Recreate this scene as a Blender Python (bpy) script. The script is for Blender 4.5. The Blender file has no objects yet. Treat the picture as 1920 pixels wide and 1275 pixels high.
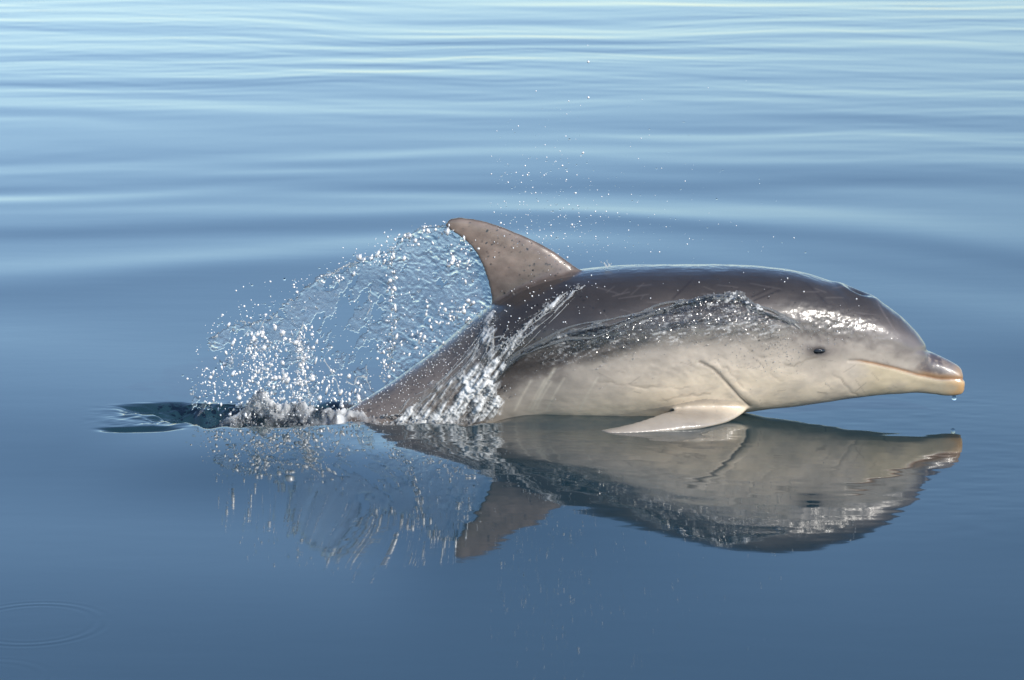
import bpy, math, random
import numpy as np
from mathutils import Vector, Matrix
from mathutils.bvhtree import BVHTree

random.seed(7); rng = np.random.default_rng(11)
sc = bpy.context.scene
R = math.radians

# ------------------------------------------------------------------ camera, sky, sun, exposure
LENS = 100.0
PITCH = R(11.5)
CAM = np.array([0.0, -8.13, 1.877])
cam_d = bpy.data.cameras.new("camera")
cam = bpy.data.objects.new("camera", cam_d); sc.collection.objects.link(cam)
cam.location = CAM; cam.rotation_euler = (R(90) - PITCH, 0, 0)
cam_d.lens = LENS; cam_d.sensor_width = 36; cam_d.clip_end = 9000
cam_d.dof.use_dof = True; cam_d.dof.focus_distance = 8.2; cam_d.dof.aperture_fstop = 7.1
sc.camera = cam

SUN_EL, SUN_AZ = R(27), R(138)      # azimuth clockwise from +Y (the view direction)
world = bpy.data.worlds.new("World"); sc.world = world; world.use_nodes = True
wn = world.node_tree
sky = wn.nodes.new("ShaderNodeTexSky"); sky.sky_type = 'NISHITA'; sky.sun_disc = False
sky.sun_elevation = SUN_EL; sky.sun_rotation = SUN_AZ
sky.air_density = 0.9; sky.dust_density = 0.1; sky.ozone_density = 3.0
wn.links.new(sky.outputs[0], wn.nodes["Background"].inputs[0])
wn.nodes["Background"].inputs[1].default_value = 0.121
sun_d = bpy.data.lights.new("sun", 'SUN'); sun_d.energy = 3.3; sun_d.angle = R(0.53); sun_d.color = (1.0, 0.94, 0.85)
sun = bpy.data.objects.new("sun", sun_d); sc.collection.objects.link(sun)
sdir = Vector((math.sin(SUN_AZ) * math.cos(SUN_EL), math.cos(SUN_AZ) * math.cos(SUN_EL), math.sin(SUN_EL)))
sun.rotation_euler = sdir.to_track_quat('Z', 'Y').to_euler(); sun.location = sdir * 20
sc.view_settings.view_transform = 'Standard'; sc.view_settings.look = 'None'
sc.view_settings.exposure = 0.45; sc.view_settings.gamma = 1; sc.view_settings.use_curve_mapping = False
sc.render.engine = 'CYCLES'
sc.cycles.use_denoising = True
sc.cycles.max_bounces = 12; sc.cycles.transmission_bounces = 10; sc.cycles.glossy_bounces = 5
sc.cycles.transparent_max_bounces = 16; sc.cycles.sample_clamp_indirect = 6
sc.cycles.caustics_refractive = False; sc.cycles.caustics_reflective = True; sc.cycles.blur_glossy = 1.0

# ------------------------------------------------------------------ measuring helpers (photo pixels to metres)
FPX = LENS / 36 * 1920
cF = np.array([0, math.cos(PITCH), -math.sin(PITCH)]); cU = np.array([0, math.sin(PITCH), math.cos(PITCH)])
def ray(px, py):
    return np.array([(px - 960) / FPX, 0, 0]) + cU * (637.5 - py) / FPX + cF
def P(px, py, y=0.0):
    d = ray(px, py); return CAM + d * ((y - CAM[1]) / d[1])
def PW(px, py, z=0.0):
    d = ray(px, py); return CAM + d * ((z - CAM[2]) / d[2])
def proj(v):
    q = v - CAM; w = q @ cF
    return 960 + FPX * q[:, 0] / w, 637.5 - FPX * (q @ cU) / w
def sm(a, b, x):
    t = np.clip((x - a) / (b - a), 0, 1); return t * t * (3 - 2 * t)

def _h(i, j, k, s):
    n = (i.astype(np.int64) * 374761393 + j.astype(np.int64) * 668265263 + k.astype(np.int64) * 2147483647 + s * 974634777) & 0xFFFFFFFF
    n = ((n ^ (n >> 13)) * 1274126177) & 0xFFFFFFFF
    n = n ^ (n >> 16)
    return (n & 0xFFFFFF) / float(0xFFFFFF)
def vnoise(x, y, z=0.0, s=0):
    x, y, z = np.broadcast_arrays(np.asarray(x, float), np.asarray(y, float), np.asarray(z, float))
    i, j, k = np.floor(x), np.floor(y), np.floor(z)
    f, g, h = x - i, y - j, z - k
    f, g, h = [t * t * t * (t * (t * 6 - 15) + 10) for t in (f, g, h)]
    def L(a, b, t): return a + (b - a) * t
    c = lambda a, b, d: _h(i + a, j + b, k + d, s)
    return L(L(L(c(0,0,0), c(1,0,0), f), L(c(0,1,0), c(1,1,0), f), g),
             L(L(c(0,0,1), c(1,0,1), f), L(c(0,1,1), c(1,1,1), f), g), h) * 2 - 1
def fbm(x, y, z=0.0, o=4, s=0, gain=0.5):
    r, a = 0, 1.0
    for q in range(o):
        r = r + a * vnoise(x * 2.03**q + q * 7.1, y * 2.03**q - q * 3.7, z * 2.03**q + q, s + q); a *= gain
    return r
def seg_dist(px, py, pts):
    best = np.full(px.shape, 1e9)
    for (x0, y0), (x1, y1) in zip(pts[:-1], pts[1:]):
        dx, dy = x1 - x0, y1 - y0
        t = np.clip(((px - x0) * dx + (py - y0) * dy) / (dx * dx + dy * dy), 0, 1)
        best = np.minimum(best, np.hypot(px - x0 - t * dx, py - y0 - t * dy))
    return best
def inside(px, py, poly):
    r = np.zeros(px.shape, bool); n = len(poly)
    for i in range(n):
        x0, y0 = poly[i]; x1, y1 = poly[(i + 1) % n]
        if y0 == y1: continue
        r ^= ((y0 > py) != (y1 > py)) & (px < (x1 - x0) * (py - y0) / (y1 - y0) + x0)
    return r
def catmull(P_, n):
    P_ = np.asarray(P_, float); m = len(P_); out = []
    Q = np.vstack([2 * P_[0] - P_[1], P_, 2 * P_[-1] - P_[-2]])
    for i in range(m - 1):
        p0, p1, p2, p3 = Q[i:i + 4]
        for t in np.linspace(0, 1, n, endpoint=False):
            out.append(.5 * ((2 * p1) + (-p0 + p2) * t + (2 * p0 - 5 * p1 + 4 * p2 - p3) * t * t + (-p0 + 3 * p1 - 3 * p2 + p3) * t**3))
    out.append(P_[-1]); return np.array(out)

# ------------------------------------------------------------------ mesh helpers
def mesh_np(name, V, F, smooth=True):
    me = bpy.data.meshes.new(name)
    V = np.asarray(V, np.float32)
    if isinstance(F, np.ndarray):
        n, k = F.shape
        me.vertices.add(len(V)); me.vertices.foreach_set("co", V.ravel())
        me.loops.add(n * k); me.loops.foreach_set("vertex_index", F.astype(np.int32).ravel())
        me.polygons.add(n); me.polygons.foreach_set("loop_start", np.arange(0, n * k, k, dtype=np.int32))
        me.update(calc_edges=True); me.validate()
    else:
        me.from_pydata(V.tolist(), [], F)
    if smooth: me.polygons.foreach_set("use_smooth", np.ones(len(me.polygons), bool))
    return me
def link(name, me, mat=None, parent=None):
    o = bpy.data.objects.new(name, me); sc.collection.objects.link(o)
    if mat: me.materials.append(mat)
    if parent: o.parent = parent
    return o
def tag(o, label=None, cat=None, group=None, kind=None):
    for k, v in (('label', label), ('category', cat), ('group', group), ('kind', kind)):
        if v: o[k] = v
    return o
def evaluated(ob):
    dg = bpy.context.evaluated_depsgraph_get()
    return bpy.data.meshes.new_from_object(ob.evaluated_get(dg), depsgraph=dg)
def coords(me):
    a = np.empty(len(me.vertices) * 3); me.vertices.foreach_get("co", a); return a.reshape(-1, 3)
def vnormals(me):
    a = np.empty(len(me.vertices) * 3); me.vertices.foreach_get("normal", a); return a.reshape(-1, 3)
def set_coords(me, V):
    me.vertices.foreach_set("co", V.astype(np.float32).ravel()); me.update()

# ------------------------------------------------------------------ materials
def new_mat(name):
    m = bpy.data.materials.new(name); m.use_nodes = True
    nt = m.node_tree; nt.nodes.clear()
    return m, nt, nt.nodes.new("ShaderNodeOutputMaterial")
def N(nt, t, **kw):
    n = nt.nodes.new(t)
    for k, v in kw.items(): setattr(n, k, v)
    return n
def noise_bump(nt, scale, strength, dist, detail=3, stretch=None):
    tc = N(nt, "ShaderNodeTexCoord"); no = N(nt, "ShaderNodeTexNoise"); b = N(nt, "ShaderNodeBump")
    no.inputs["Scale"].default_value = scale; no.inputs["Detail"].default_value = detail
    b.inputs["Strength"].default_value = strength; b.inputs["Distance"].default_value = dist
    src = tc.outputs["Object"]
    if stretch:
        mp = N(nt, "ShaderNodeMapping"); mp.inputs["Scale"].default_value = stretch
        nt.links.new(src, mp.inputs[0]); src = mp.outputs[0]
    nt.links.new(src, no.inputs["Vector"]); nt.links.new(no.outputs["Fac"], b.inputs["Height"])
    return b, no

def mat_water():
    m, nt, out = new_mat("sea_water")
    p = N(nt, "ShaderNodeBsdfPrincipled")
    p.inputs["Base Color"].default_value = (0.011, 0.037, 0.050, 1)
    p.inputs["Roughness"].default_value = 0.03
    p.inputs["IOR"].default_value = 1.9
    b, no = noise_bump(nt, 5.0, 0.12, 0.004, 4, (0.35, 1.0, 1.0))
    nt.links.new(b.outputs[0], p.inputs["Normal"])
    nt.links.new(p.outputs[0], out.inputs[0]); return m
def mat_skin():
    m, nt, out = new_mat("wet_dolphin_skin")
    p = N(nt, "ShaderNodeBsdfPrincipled")
    a = N(nt, "ShaderNodeAttribute", attribute_name="pigment")
    tc = N(nt, "ShaderNodeTexCoord"); no = N(nt, "ShaderNodeTexNoise")
    no.inputs["Scale"].default_value = 26; no.inputs["Detail"].default_value = 6; no.inputs["Roughness"].default_value = .62
    nt.links.new(tc.outputs["Object"], no.inputs["Vector"])
    mr = N(nt, "ShaderNodeMapRange"); mr.inputs[3].default_value = 0.86; mr.inputs[4].default_value = 1.14
    nt.links.new(no.outputs["Fac"], mr.inputs[0])
    vm = N(nt, "ShaderNodeVectorMath", operation='MULTIPLY')
    nt.links.new(a.outputs["Color"], vm.inputs[0]); nt.links.new(mr.outputs[0], vm.inputs[1])
    nt.links.new(vm.outputs[0], p.inputs["Base Color"])
    p.inputs["Roughness"].default_value = 0.36
    p.inputs["Coat Weight"].default_value = 1.0; p.inputs["Coat Roughness"].default_value = 0.06; p.inputs["Coat IOR"].default_value = 1.36
    p.inputs["Subsurface Weight"].default_value = 0.08; p.inputs["Subsurface Radius"].default_value = (0.01, 0.006, 0.004)
    b, _ = noise_bump(nt, 60, 0.10, 0.004, 4)
    nt.links.new(b.outputs[0], p.inputs["Normal"])
    b2, _ = noise_bump(nt, 60, 0.5, 0.004, 6)
    nt.links.new(b2.outputs[0], p.inputs["Coat Normal"])
    nt.links.new(p.outputs[0], out.inputs[0]); return m
def mat_glass(name, rough=0.02, white=0.0, bump=0.0, bscale=120, clear=0.0):
    m, nt, out = new_mat(name)
    g = N(nt, "ShaderNodeBsdfGlass"); g.inputs["IOR"].default_value = 1.333; g.inputs["Roughness"].default_value = rough
    g.inputs["Color"].default_value = (0.97, 0.99, 1, 1)
    last = g.outputs[0]
    if bump:
        b, _ = noise_bump(nt, bscale, bump, 0.003, 3); nt.links.new(b.outputs[0], g.inputs["Normal"])
    if clear:
        t = N(nt, "ShaderNodeBsdfTransparent"); mx = N(nt, "ShaderNodeMixShader"); mx.inputs[0].default_value = clear
        nt.links.new(last, mx.inputs[1]); nt.links.new(t.outputs[0], mx.inputs[2]); last = mx.outputs[0]
    if white:
        d = N(nt, "ShaderNodeBsdfDiffuse"); d.inputs[0].default_value = (0.86, 0.87, 0.87, 1)
        tr = N(nt, "ShaderNodeBsdfTranslucent"); tr.inputs[0].default_value = (0.86, 0.87, 0.87, 1)
        m1 = N(nt, "ShaderNodeMixShader"); m1.inputs[0].default_value = .35
        nt.links.new(d.outputs[0], m1.inputs[1]); nt.links.new(tr.outputs[0], m1.inputs[2])
        m2 = N(nt, "ShaderNodeMixShader"); m2.inputs[0].default_value = white
        nt.links.new(last, m2.inputs[1]); nt.links.new(m1.outputs[0], m2.inputs[2]); last = m2.outputs[0]
    nt.links.new(last, out.inputs[0]); return m
def mat_wash(name, bscale):
    m, nt, out = new_mat(name)
    a = N(nt, "ShaderNodeAttribute", attribute_name="wash"); sp = N(nt, "ShaderNodeSeparateColor"); nt.links.new(a.outputs["Color"], sp.inputs[0])
    g = N(nt, "ShaderNodeBsdfGlass"); g.inputs["IOR"].default_value = 1.333; g.inputs["Roughness"].default_value = .06
    gl = N(nt, "ShaderNodeBsdfGlossy"); gl.inputs["Roughness"].default_value = .12
    b, _ = noise_bump(nt, bscale, .6, .003, 4); nt.links.new(b.outputs[0], g.inputs["Normal"]); nt.links.new(b.outputs[0], gl.inputs["Normal"])
    d = N(nt, "ShaderNodeBsdfDiffuse"); d.inputs[0].default_value = (.87, .88, .88, 1)
    t = N(nt, "ShaderNodeBsdfTransparent")
    def mix(f, x, y):
        k = N(nt, "ShaderNodeMixShader"); nt.links.new(x, k.inputs[1]); nt.links.new(y, k.inputs[2])
        if isinstance(f, float): k.inputs[0].default_value = f
        else: nt.links.new(f, k.inputs[0])
        return k.outputs[0]
    wet = mix(.05, g.outputs[0], gl.outputs[0]); body_ = mix(sp.outputs[1], wet, d.outputs[0])
    nt.links.new(mix(sp.outputs[0], t.outputs[0], body_), out.inputs[0]); return m
M_water = mat_water(); M_skin = mat_skin()
M_sheet = mat_glass("splash_water", 0.02, 0.09, 0.4, 140, 0.0)
M_froth = mat_glass("frothy_water", 0.08, 0.40, 0.3, 160, 0.3)
m, nt, out = new_mat("glint_spray")
d = N(nt, "ShaderNodeBsdfDiffuse"); d.inputs[0].default_value = (.9, .9, .9, 1); g = N(nt, "ShaderNodeBsdfGlossy"); g.inputs[0].default_value = (1, 1, 1, 1); g.inputs["Roughness"].default_value = .38
mx = N(nt, "ShaderNodeMixShader"); mx.inputs[0].default_value = .5; nt.links.new(d.outputs[0], mx.inputs[1]); nt.links.new(g.outputs[0], mx.inputs[2]); nt.links.new(mx.outputs[0], out.inputs[0]); M_white = m  # opaque white and rough gloss stand in for sun glints on drops
M_clear = mat_glass("rolled_rim_water", 0.04, 0.18, 0.15, 60, 0.1)  # white mixed in stands for the sky reflected along the rim
M_drop = mat_glass("clear_drop", 0.0, 0.0)
M_film = mat_wash("thin_water_film", 80)
M_wash = mat_wash("foaming_wash", 130)

# ------------------------------------------------------------------ the sea
WV = []
def add_waves(n, l0, l1, slope, spread, mask):
    for _ in range(n):
        lam = l0 * (l1 / l0) ** random.random(); th = random.gauss(0.03, spread)
        k = 2 * math.pi / lam
        WV.append((k * math.sin(th), k * math.cos(th), random.random() * 6.283, slope / math.sqrt(n / 2) / k, mask))
add_waves(10, 1.1, 3.2, 0.012, 0.18, 0)
add_waves(14, 0.45, 1.1, 0.009, 0.20, 1)
add_waves(14, 0.20, 0.5, 0.010, 0.32, 2)
RINGS = [(62, 1172, .150, .0004), (-25, 1275, .120, .0004)]
tailA, tailB = P(600, 790)[0], P(300, 790)[0]
ylF = -0.19
def water_h(x, y):
    wx = x + 0.5 * vnoise(x * .35, y * .35, 0, 5); wy = y + 0.50 * vnoise(x * .38 + 9, y * .4, 0, 6) + .10 * vnoise(x * 1.1, y * .9, 0, 7)
    m0 = 0.75 + 0.25 * sm(-1.0, 3.0, y)
    m1 = sm(0.2, 5.0, y); m2 = sm(3.0, 10.0, y) * (0.6 + .5 * vnoise(x * .3, y * .3, 0, 8))
    mk = (m0, m1, m2); h = 0
    far = 1 - sm(60, 140, np.hypot(x, y))
    for kx, ky, ph, a, q in WV: h = h + a * np.sin(kx * wx + ky * wy + ph) * mk[q]
    h = h * far * (1 - .3 * sm(1.0, 7.0, y))
    # rings where drops fell at the near left
    for px, py, r, a in RINGS:
        c = PW(px, py); d = np.hypot(x - c[0], y - c[1])
        h = h + a * np.cos((d - r) * 2 * math.pi / 0.024) * np.exp(-((d - r) / 0.022)**2)
    # local agitation around the animal
    u, v = proj(np.stack([x.ravel(), y.ravel(), 0 * x.ravel()], 1)); u = u.reshape(x.shape); v = v.reshape(x.shape)
    loc = sm(-1.6, -.9, y) * (1 - sm(.3, .7, y)) * sm(-.45, .0, x) * (1 - sm(1.3, 1.6, x))
    h = h + loc * 0.00022 * fbm(x * 9, y * 20, 0, 2, 31)
    strong = np.exp(-(((x - .02) / .42)**2)) * sm(-.75, -.4, y) * (1 - sm(-.12, -.02, y))
    h = h + strong * 0.0011 * (fbm(x * 12, y * 14, 0, 3, 41))
    # smooth raised ridge in front of the tail, and the furrow the tail leaves behind it
    crest = -0.20 + 0.0 * x
    rx = sm(-1.12, -.75, x) * (1 - sm(-.12, .12, x))
    h = h + rx * 0.003 * np.exp(-np.where(y > crest, (y - crest) / 0.05, (y - crest) / 0.16)**2)
    # a smooth swell heaped up in front of the tail
    tt = sm(-.62, -.12, x); ax = (1 - sm(.0, .85, x)) * sm(-1.25, -.75, x)
    yc_ = y + .50 + .30 * tt
    h = h + ax * (.011 + .036 * tt) * np.exp(-(yc_ / np.where(yc_ > 0, .30 + .18 * tt, .36 + .42 * tt))**2)
    fx = sm(-1.07, -.86, x) * (1 - sm(-.3, .05, x))
    wdt = 0.05 + .06 * sm(-1.1, -.8, x) + .028 * vnoise(x * 9, 3.0, 0, 4) + .018 * vnoise(x * 23, 3.0, 0, 4)
    cy = -0.045 + .035 * vnoise(x * 6, 1.0, 0, 3)
    h = h - fx * 0.085 * np.exp(-((y - cy) / wdt)**4)
    h = h + .013 * np.exp(-(((x - .30) / .38)**4 + ((y + .06) / .17)**4))
    # two tongues at the far left end of the furrow
    for (ca, cb, la, lb, dpt) in ((-1.02, 0.045, .115, .070, .019), (-1.06, -.215, .10, .030, .012)):
        an = np.arctan2((y - cb) / lb, (x - ca) / la)
        rr = np.sqrt(((x - ca) / la)**2 + ((y - cb) / lb)**2) * (1 + .16 * vnoise(np.cos(an) * 2.5, np.sin(an) * 2.5, ca))
        h = h - dpt * np.exp(-rr**5)
    churn = np.exp(-(((x + .72) / .36)**4 + ((y + .03) / .13)**4))
    h = h + churn * (0.008 * fbm(x * 22, y * 30, 0, 3, 51) + .004 * fbm(x * 60, y * 70, 0, 2, 53))
    wr = np.exp(-(((x + .97) / .16)**4 + ((y - .05) / .07)**4))
    h = h + wr * (.0020 * np.sin(y * 210 + 5 * vnoise(x * 12, y * 16, 0, 2) + x * 40) + .0052 * fbm(x * 22, y * 55, 0, 4, 54, .6))
    return h
def axis(lo, hi, step, far_lo, far_hi, mid=None):
    a = list(np.arange(lo, hi, step))
    s, x = step, a[-1]
    while x < far_hi:
        s = min(s * 1.02, mid[1]) if (mid and x < mid[0]) else s * 1.18
        x += s; a.append(x)
    s, x = step, a[0]; b = []
    while x > far_lo:
        s = min(s * 1.03, mid[1]) if (mid and x > -mid[0]) else s * 1.18
        x -= s; b.append(x)
    return np.array(b[::-1] + a)
gx = axis(-1.85, 1.6, 0.009, -4000, 4000, (5.0, 0.04))
gy = axis(-2.25, 0.35, 0.0075, -4000, 4000, (16.0, 0.035))
X, Y = np.meshgrid(gx, gy)
Z = water_h(X, Y)
nx, ny = len(gx), len(gy)
idx = np.arange(nx * ny).reshape(ny, nx)
Fq = np.stack([idx[:-1, :-1], idx[:-1, 1:], idx[1:, 1:], idx[1:, :-1]], -1).reshape(-1, 4)
water = link("water", mesh_np("water", np.stack([X, Y, Z], -1).reshape(-1, 3), Fq), M_water)
tag(water, "calm blue sea with soft ripples, a furrow behind the dolphin and drop rings", None, None, 'structure')
print("water quads", len(Fq), nx, ny)

# ------------------------------------------------------------------ the dolphin
SEC = [  # top px, top py, bottom px, bottom py, half width (m)
 (1806,706,1808,731,.016),(1802,690,1801,739,.030),(1786,679,1776,742,.037),(1763,668,1748,739,.043),(1742,657,1716,736,.053),
 (1733,640,1690,737,.070),(1714,616,1657,739,.088),(1684,588,1622,743,.106),(1643,562,1582,748,.122),(1600,545,1542,754,.138),
 (1550,525,1500,760,.155),(1500,511,1452,765,.172),(1440,503,1402,770,.187),(1350,499,1332,779,.203),(1250,499,1242,786,.213),
 (1150,502,1152,789,.213),(1065,511,1075,789,.203),(995,530,1015,786,.188),(930,566,965,797,.167),(872,612,920,818,.146),
 (820,654,872,838,.126),(760,699,822,862,.107),(700,739,762,885,.090),(640,776,695,908,.075),(570,822,615,930,.060),
 (480,876,512,955,.046),(400,915,418,972,.034),(340,938,345,975,.026)]
S = catmull(SEC, 8)
def loft(rings):
    V, F = [], []; n = len(rings[0])
    for r in rings: V.extend(r)
    for i in range(len(rings) - 1):
        for j in range(n):
            a = i * n + j; b = i * n + (j + 1) % n
            F.append((a, b, b + n, a + n))
    V.append(np.mean(rings[0], 0)); V.append(np.mean(rings[-1], 0)); e = len(V) - 2; L_ = (len(rings) - 1) * n
    for j in range(n):
        F.append((e, (j + 1) % n, j)); F.append((e + 1, L_ + j, L_ + (j + 1) % n))
    return V, F
rings = []
for tx, ty, bx_, by_, w in S:
    T, B = P(tx, ty), P(bx_, by_); c = (T + B) / 2; A = (T - B) / 2
    r = []
    for q in range(56):
        a = q / 56 * 2 * math.pi; ca, sa = math.cos(a), math.sin(a); e = 0.93
        r.append(c + A * math.copysign(abs(ca)**e, ca) + np.array([0, 1, 0]) * w * math.copysign(abs(sa)**e, sa) * (1.0 + 0.22 * ca))
    rings.append(r)
bodyV, bodyF = loft(rings)
def blade(st, n=22, side=1):
    """stations: lead xyz, trail xyz, half thickness"""
    st = [np.concatenate([a, b, [t]]) for a, b, t in st]
    D = catmull(st, 6); rr = []
    for i, d in enumerate(D):
        L_, T_ = d[:3], d[3:6]; t = max(d[6], .001)
        d2 = D[min(i + 1, len(D) - 1)]; d1 = D[max(i - 1, 0)]
        span = (d2[:3] + d2[3:6] - d1[:3] - d1[3:6]); nrm = np.cross(span, T_ - L_); nrm /= np.linalg.norm(nrm) + 1e-9
        r = []
        for q in range(n):
            a = q / n * 2 * math.pi; s = (1 - math.cos(a)) / 2
            th = t * 2.1 * math.sqrt(s + 1e-6) * (1 - s)**.85 + (0.0012 if 0 < q else 0)
            r.append(L_ + (T_ - L_) * s + nrm * th * (1 if math.sin(a) >= 0 else -1))
        rr.append(r)
    return loft(rr)
fin = [((1140,560),(935,640),.055),((1112,520),(922,590),.040),((1086,503),(919,556),.027),((1042,474),(912,522),.020),((1000,450),(902,494),.0165),
       ((955,430),(888,470),.0135),((915,416),(868,449),.011),((885,410),(851,437),.0085),((860,408),(840,428),.006),((843,411),(834,421),.0035)]
finS = [(P(*a), P(*b), t) for a, b, t in fin]
flp = [((1408,728),(1318,718),-.03,.035),((1404,762),(1308,748),-.075,.024),((1374,786),(1266,768),-.135,.016),((1325,801),(1238,776),-.205,.013),
       ((1262,809),(1205,788),-.235,.011),((1195,813),(1165,799),-.265,.008),((1140,813),(1122,807),-.285,.005)]
flS = [(P(*a, y - .004 - .012 * min(1, max(0, -y * 8 - .8))), P(*b, y + .004 + .012 * min(1, max(0, -y * 8 - .8))), t) for a, b, y, t in flp]
mir = lambda p: np.array([p[0], -p[1], p[2]])
flR = [(mir(a) + [0, 0, .01], mir(b) + [0, 0, .01], t) for a, b, t in flS]
def fluke(sg):
    o = []
    for s in np.linspace(0, 1, 7):
        cx = -1.0 + P(340, 955)[0] * 0 ; base = P(345, 955)
        chord = .17 * (1 - s)**.75 + .012
        le = base + np.array([.06 - .17 * s**1.4, sg * .30 * s, -.005])
        o.append((le, le + np.array([-chord, 0, 0]), .014 * (1 - s) + .002))
    return o
parts = [(bodyV, bodyF), blade(finS), blade(flS), blade(flR), blade(fluke(1)), blade(fluke(-1))]
V, F = [], []
for v, f in parts:
    k = len(V); V.extend(v); F.extend([tuple(i + k for i in q) for q in f])
tmp = link("body", mesh_np("raw", np.array(V), F))
# orient every shell outward before fusing them
import bmesh
bm = bmesh.new(); bm.from_mesh(tmp.data); bmesh.ops.recalc_face_normals(bm, faces=bm.faces); bm.to_mesh(tmp.data); bm.free()
rm = tmp.modifiers.new("r", 'REMESH'); rm.mode = 'VOXEL'; rm.voxel_size = 0.0042; rm.use_smooth_shade = True
smo = tmp.modifiers.new("s", 'SMOOTH'); smo.factor = .5; smo.iterations = 13
me = evaluated(tmp); bpy.data.objects.remove(tmp)
V = coords(me); Nn = vnormals(me)
ref = V.copy(); ref[:, 1] = -np.abs(ref[:, 1])
u, v = proj(ref); ay = np.abs(V[:, 1])
print("body verts", len(V))
def lerp_curve(u, pts):
    p = sorted(pts); return np.interp(u, [a for a, _ in p], [b for _, b in p])
disp = np.zeros(len(V))
mouth = [(1592,677),(1615,677),(1640,682),(1680,691),(1720,702),(1760,710),(1812,711)]
dm = seg_dist(u, v, mouth)
disp -= 0.0030 * np.exp(-(dm / 2.6)**2)
disp += 0.0014 * np.exp(-(((v - lerp_curve(u, mouth) - 8) / 6)**2)) * sm(1660, 1740, u)
# crease between melon and beak
cr = seg_dist(u, v, [(1742,657),(1722,657),(1700,659),(1670,662)])
disp -= 0.0040 * np.exp(-(cr / 6)**2) * sm(1700, 1742, u)
# crease in front of the flipper and shoulder folds
pc = [(1312,679),(1335,690),(1352,706),(1370,726),(1388,745),(1405,760)]
dpc = seg_dist(u, v, pc); disp -= 0.0036 * np.exp(-(dpc / 2.8)**2) * (ay > .01)
disp += 0.0022 * np.exp(-((seg_dist(u, v, [(1322,676),(1348,692),(1384,727),(1420,755)]) ) / 9)**2) * (ay > .01)
folds = [[(1340,676),(1362,690),(1385,715),(1412,742),(1432,758)],[(1396,648),(1412,666),(1432,690),(1450,706),(1468,716)],
         [(1404,656),(1430,669),(1452,668),(1470,682),(1490,688),(1512,672),(1530,668)],
         [(1240,752),(1285,742),(1330,738)],[(1560,700),(1585,722),(1606,742)],[(1120,715),(1200,725),(1290,728)]]
df = np.full(len(V), 1e9)
for f in folds: df = np.minimum(df, seg_dist(u + 3 * vnoise(V[:, 0] * 60, V[:, 2] * 60, 0, 91) , v + 3 * vnoise(V[:, 0] * 60, V[:, 2] * 60, 0, 92), f))
disp -= 0.0011 * np.exp(-(df / 2.3)**2) * (.6 + .6 * vnoise(V[:, 0] * 25, V[:, 2] * 25, 0, 93))
# eye socket
ex, ey = 1534, 658
de = np.hypot((u - ex) / 1.5, v - ey)
disp += 0.006 * np.exp(-(de / 15)**2) - 0.0065 * np.exp(-(de / 6.5)**2)
# blowhole
bh = P(1608, 549)
rb = np.hypot((V[:, 0] - bh[0]) / 1.1, V[:, 1]); topside = V[:, 2] > bh[2] - .06
disp += topside * (0.006 * np.exp(-((rb - .045) / .02)**2) - 0.010 * np.exp(-(rb / .022)**2))
# muscle and skin undulation
disp += 0.0016 * fbm(V[:, 0] * 9, V[:, 1] * 9, V[:, 2] * 12, 3, 3)
wetm = np.exp(-(((u - 1565) / 95)**2 + ((v - 612) / 38)**2)); disp += wetm * .0013 * fbm(V[:, 0] * 75, V[:, 1] * 75, V[:, 2] * 90, 3, 13)
wetm = np.exp(-(((u - 1320) / 170)**2 + ((v - 685) / 36)**2)); disp += wetm * .0009 * fbm(V[:, 0] * 70, V[:, 1] * 70, V[:, 2] * 80, 3, 14)
V2 = V + Nn * disp[:, None]
set_coords(me, V2)

def mixc(a, b, t): return a + (np.asarray(b) - a) * t[:, None]
dark = np.array([.043, .037, .035]); mid = np.array([.17, .148, .135]); light = np.array([.60, .52, .43]); cream = np.array([.72, .61, .47])
n1 = fbm(V[:, 0] * 7, V[:, 1] * 7, V[:, 2] * 9, 4, 61); n2 = fbm(V[:, 0] * 35, V[:, 1] * 30, V[:, 2] * 35, 3, 62)
cape = lerp_curve(u, [(300,1000),(560,900),(650,850),(720,810),(800,760),(880,735),(950,705),(1000,680),(1100,640),(1200,605),(1300,580),(1400,575),(1460,580),(1520,596),(1580,606),(1650,612),(1700,630),(1745,660)])
q = v - cape + 10 * n1
col = np.tile(dark, (len(V), 1)).astype(float)
col = mixc(col, (.086, .072, .064), sm(-60, 0, q))
col = mixc(col, mid, sm(-8, 45, q))
col = mixc(col, (.36, .32, .28), sm(20, 60, q + 8 * n2)); col = mixc(col, light, sm(45, 120, q))
col = mixc(col, cream, sm(90, 160, q))
# peduncle is evenly brownish grey
pd = 1 - sm(790, 960, u); col = mixc(col, np.array([.225, .185, .162]), pd * (1 - .95 * sm(30, 110, q)) * .85)
# face: the light zone reaches up to the eye; grey bridle from eye to beak
face = sm(1560, 1640, u) * (1 - sm(1725, 1745, u)); col = mixc(col, (.17, .145, .135), face * np.exp(-((v - (cape + 8)) / 16)**2) * .8)
col = mixc(col, (.12, .10, .10), np.exp(-(np.hypot((u - ex) / 2.0, v - ey + 3) / 15)**2) * .7); col = mixc(col, (.025, .022, .024), np.exp(-(np.hypot((u - ex) / 2.2, v - ey) / 8.5)**3) * .95)
col = mixc(col, (.16, .14, .13), np.exp(-((np.hypot((u - 1562) / 3.2, v - 660)) / 9)**2) * .45)
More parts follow.
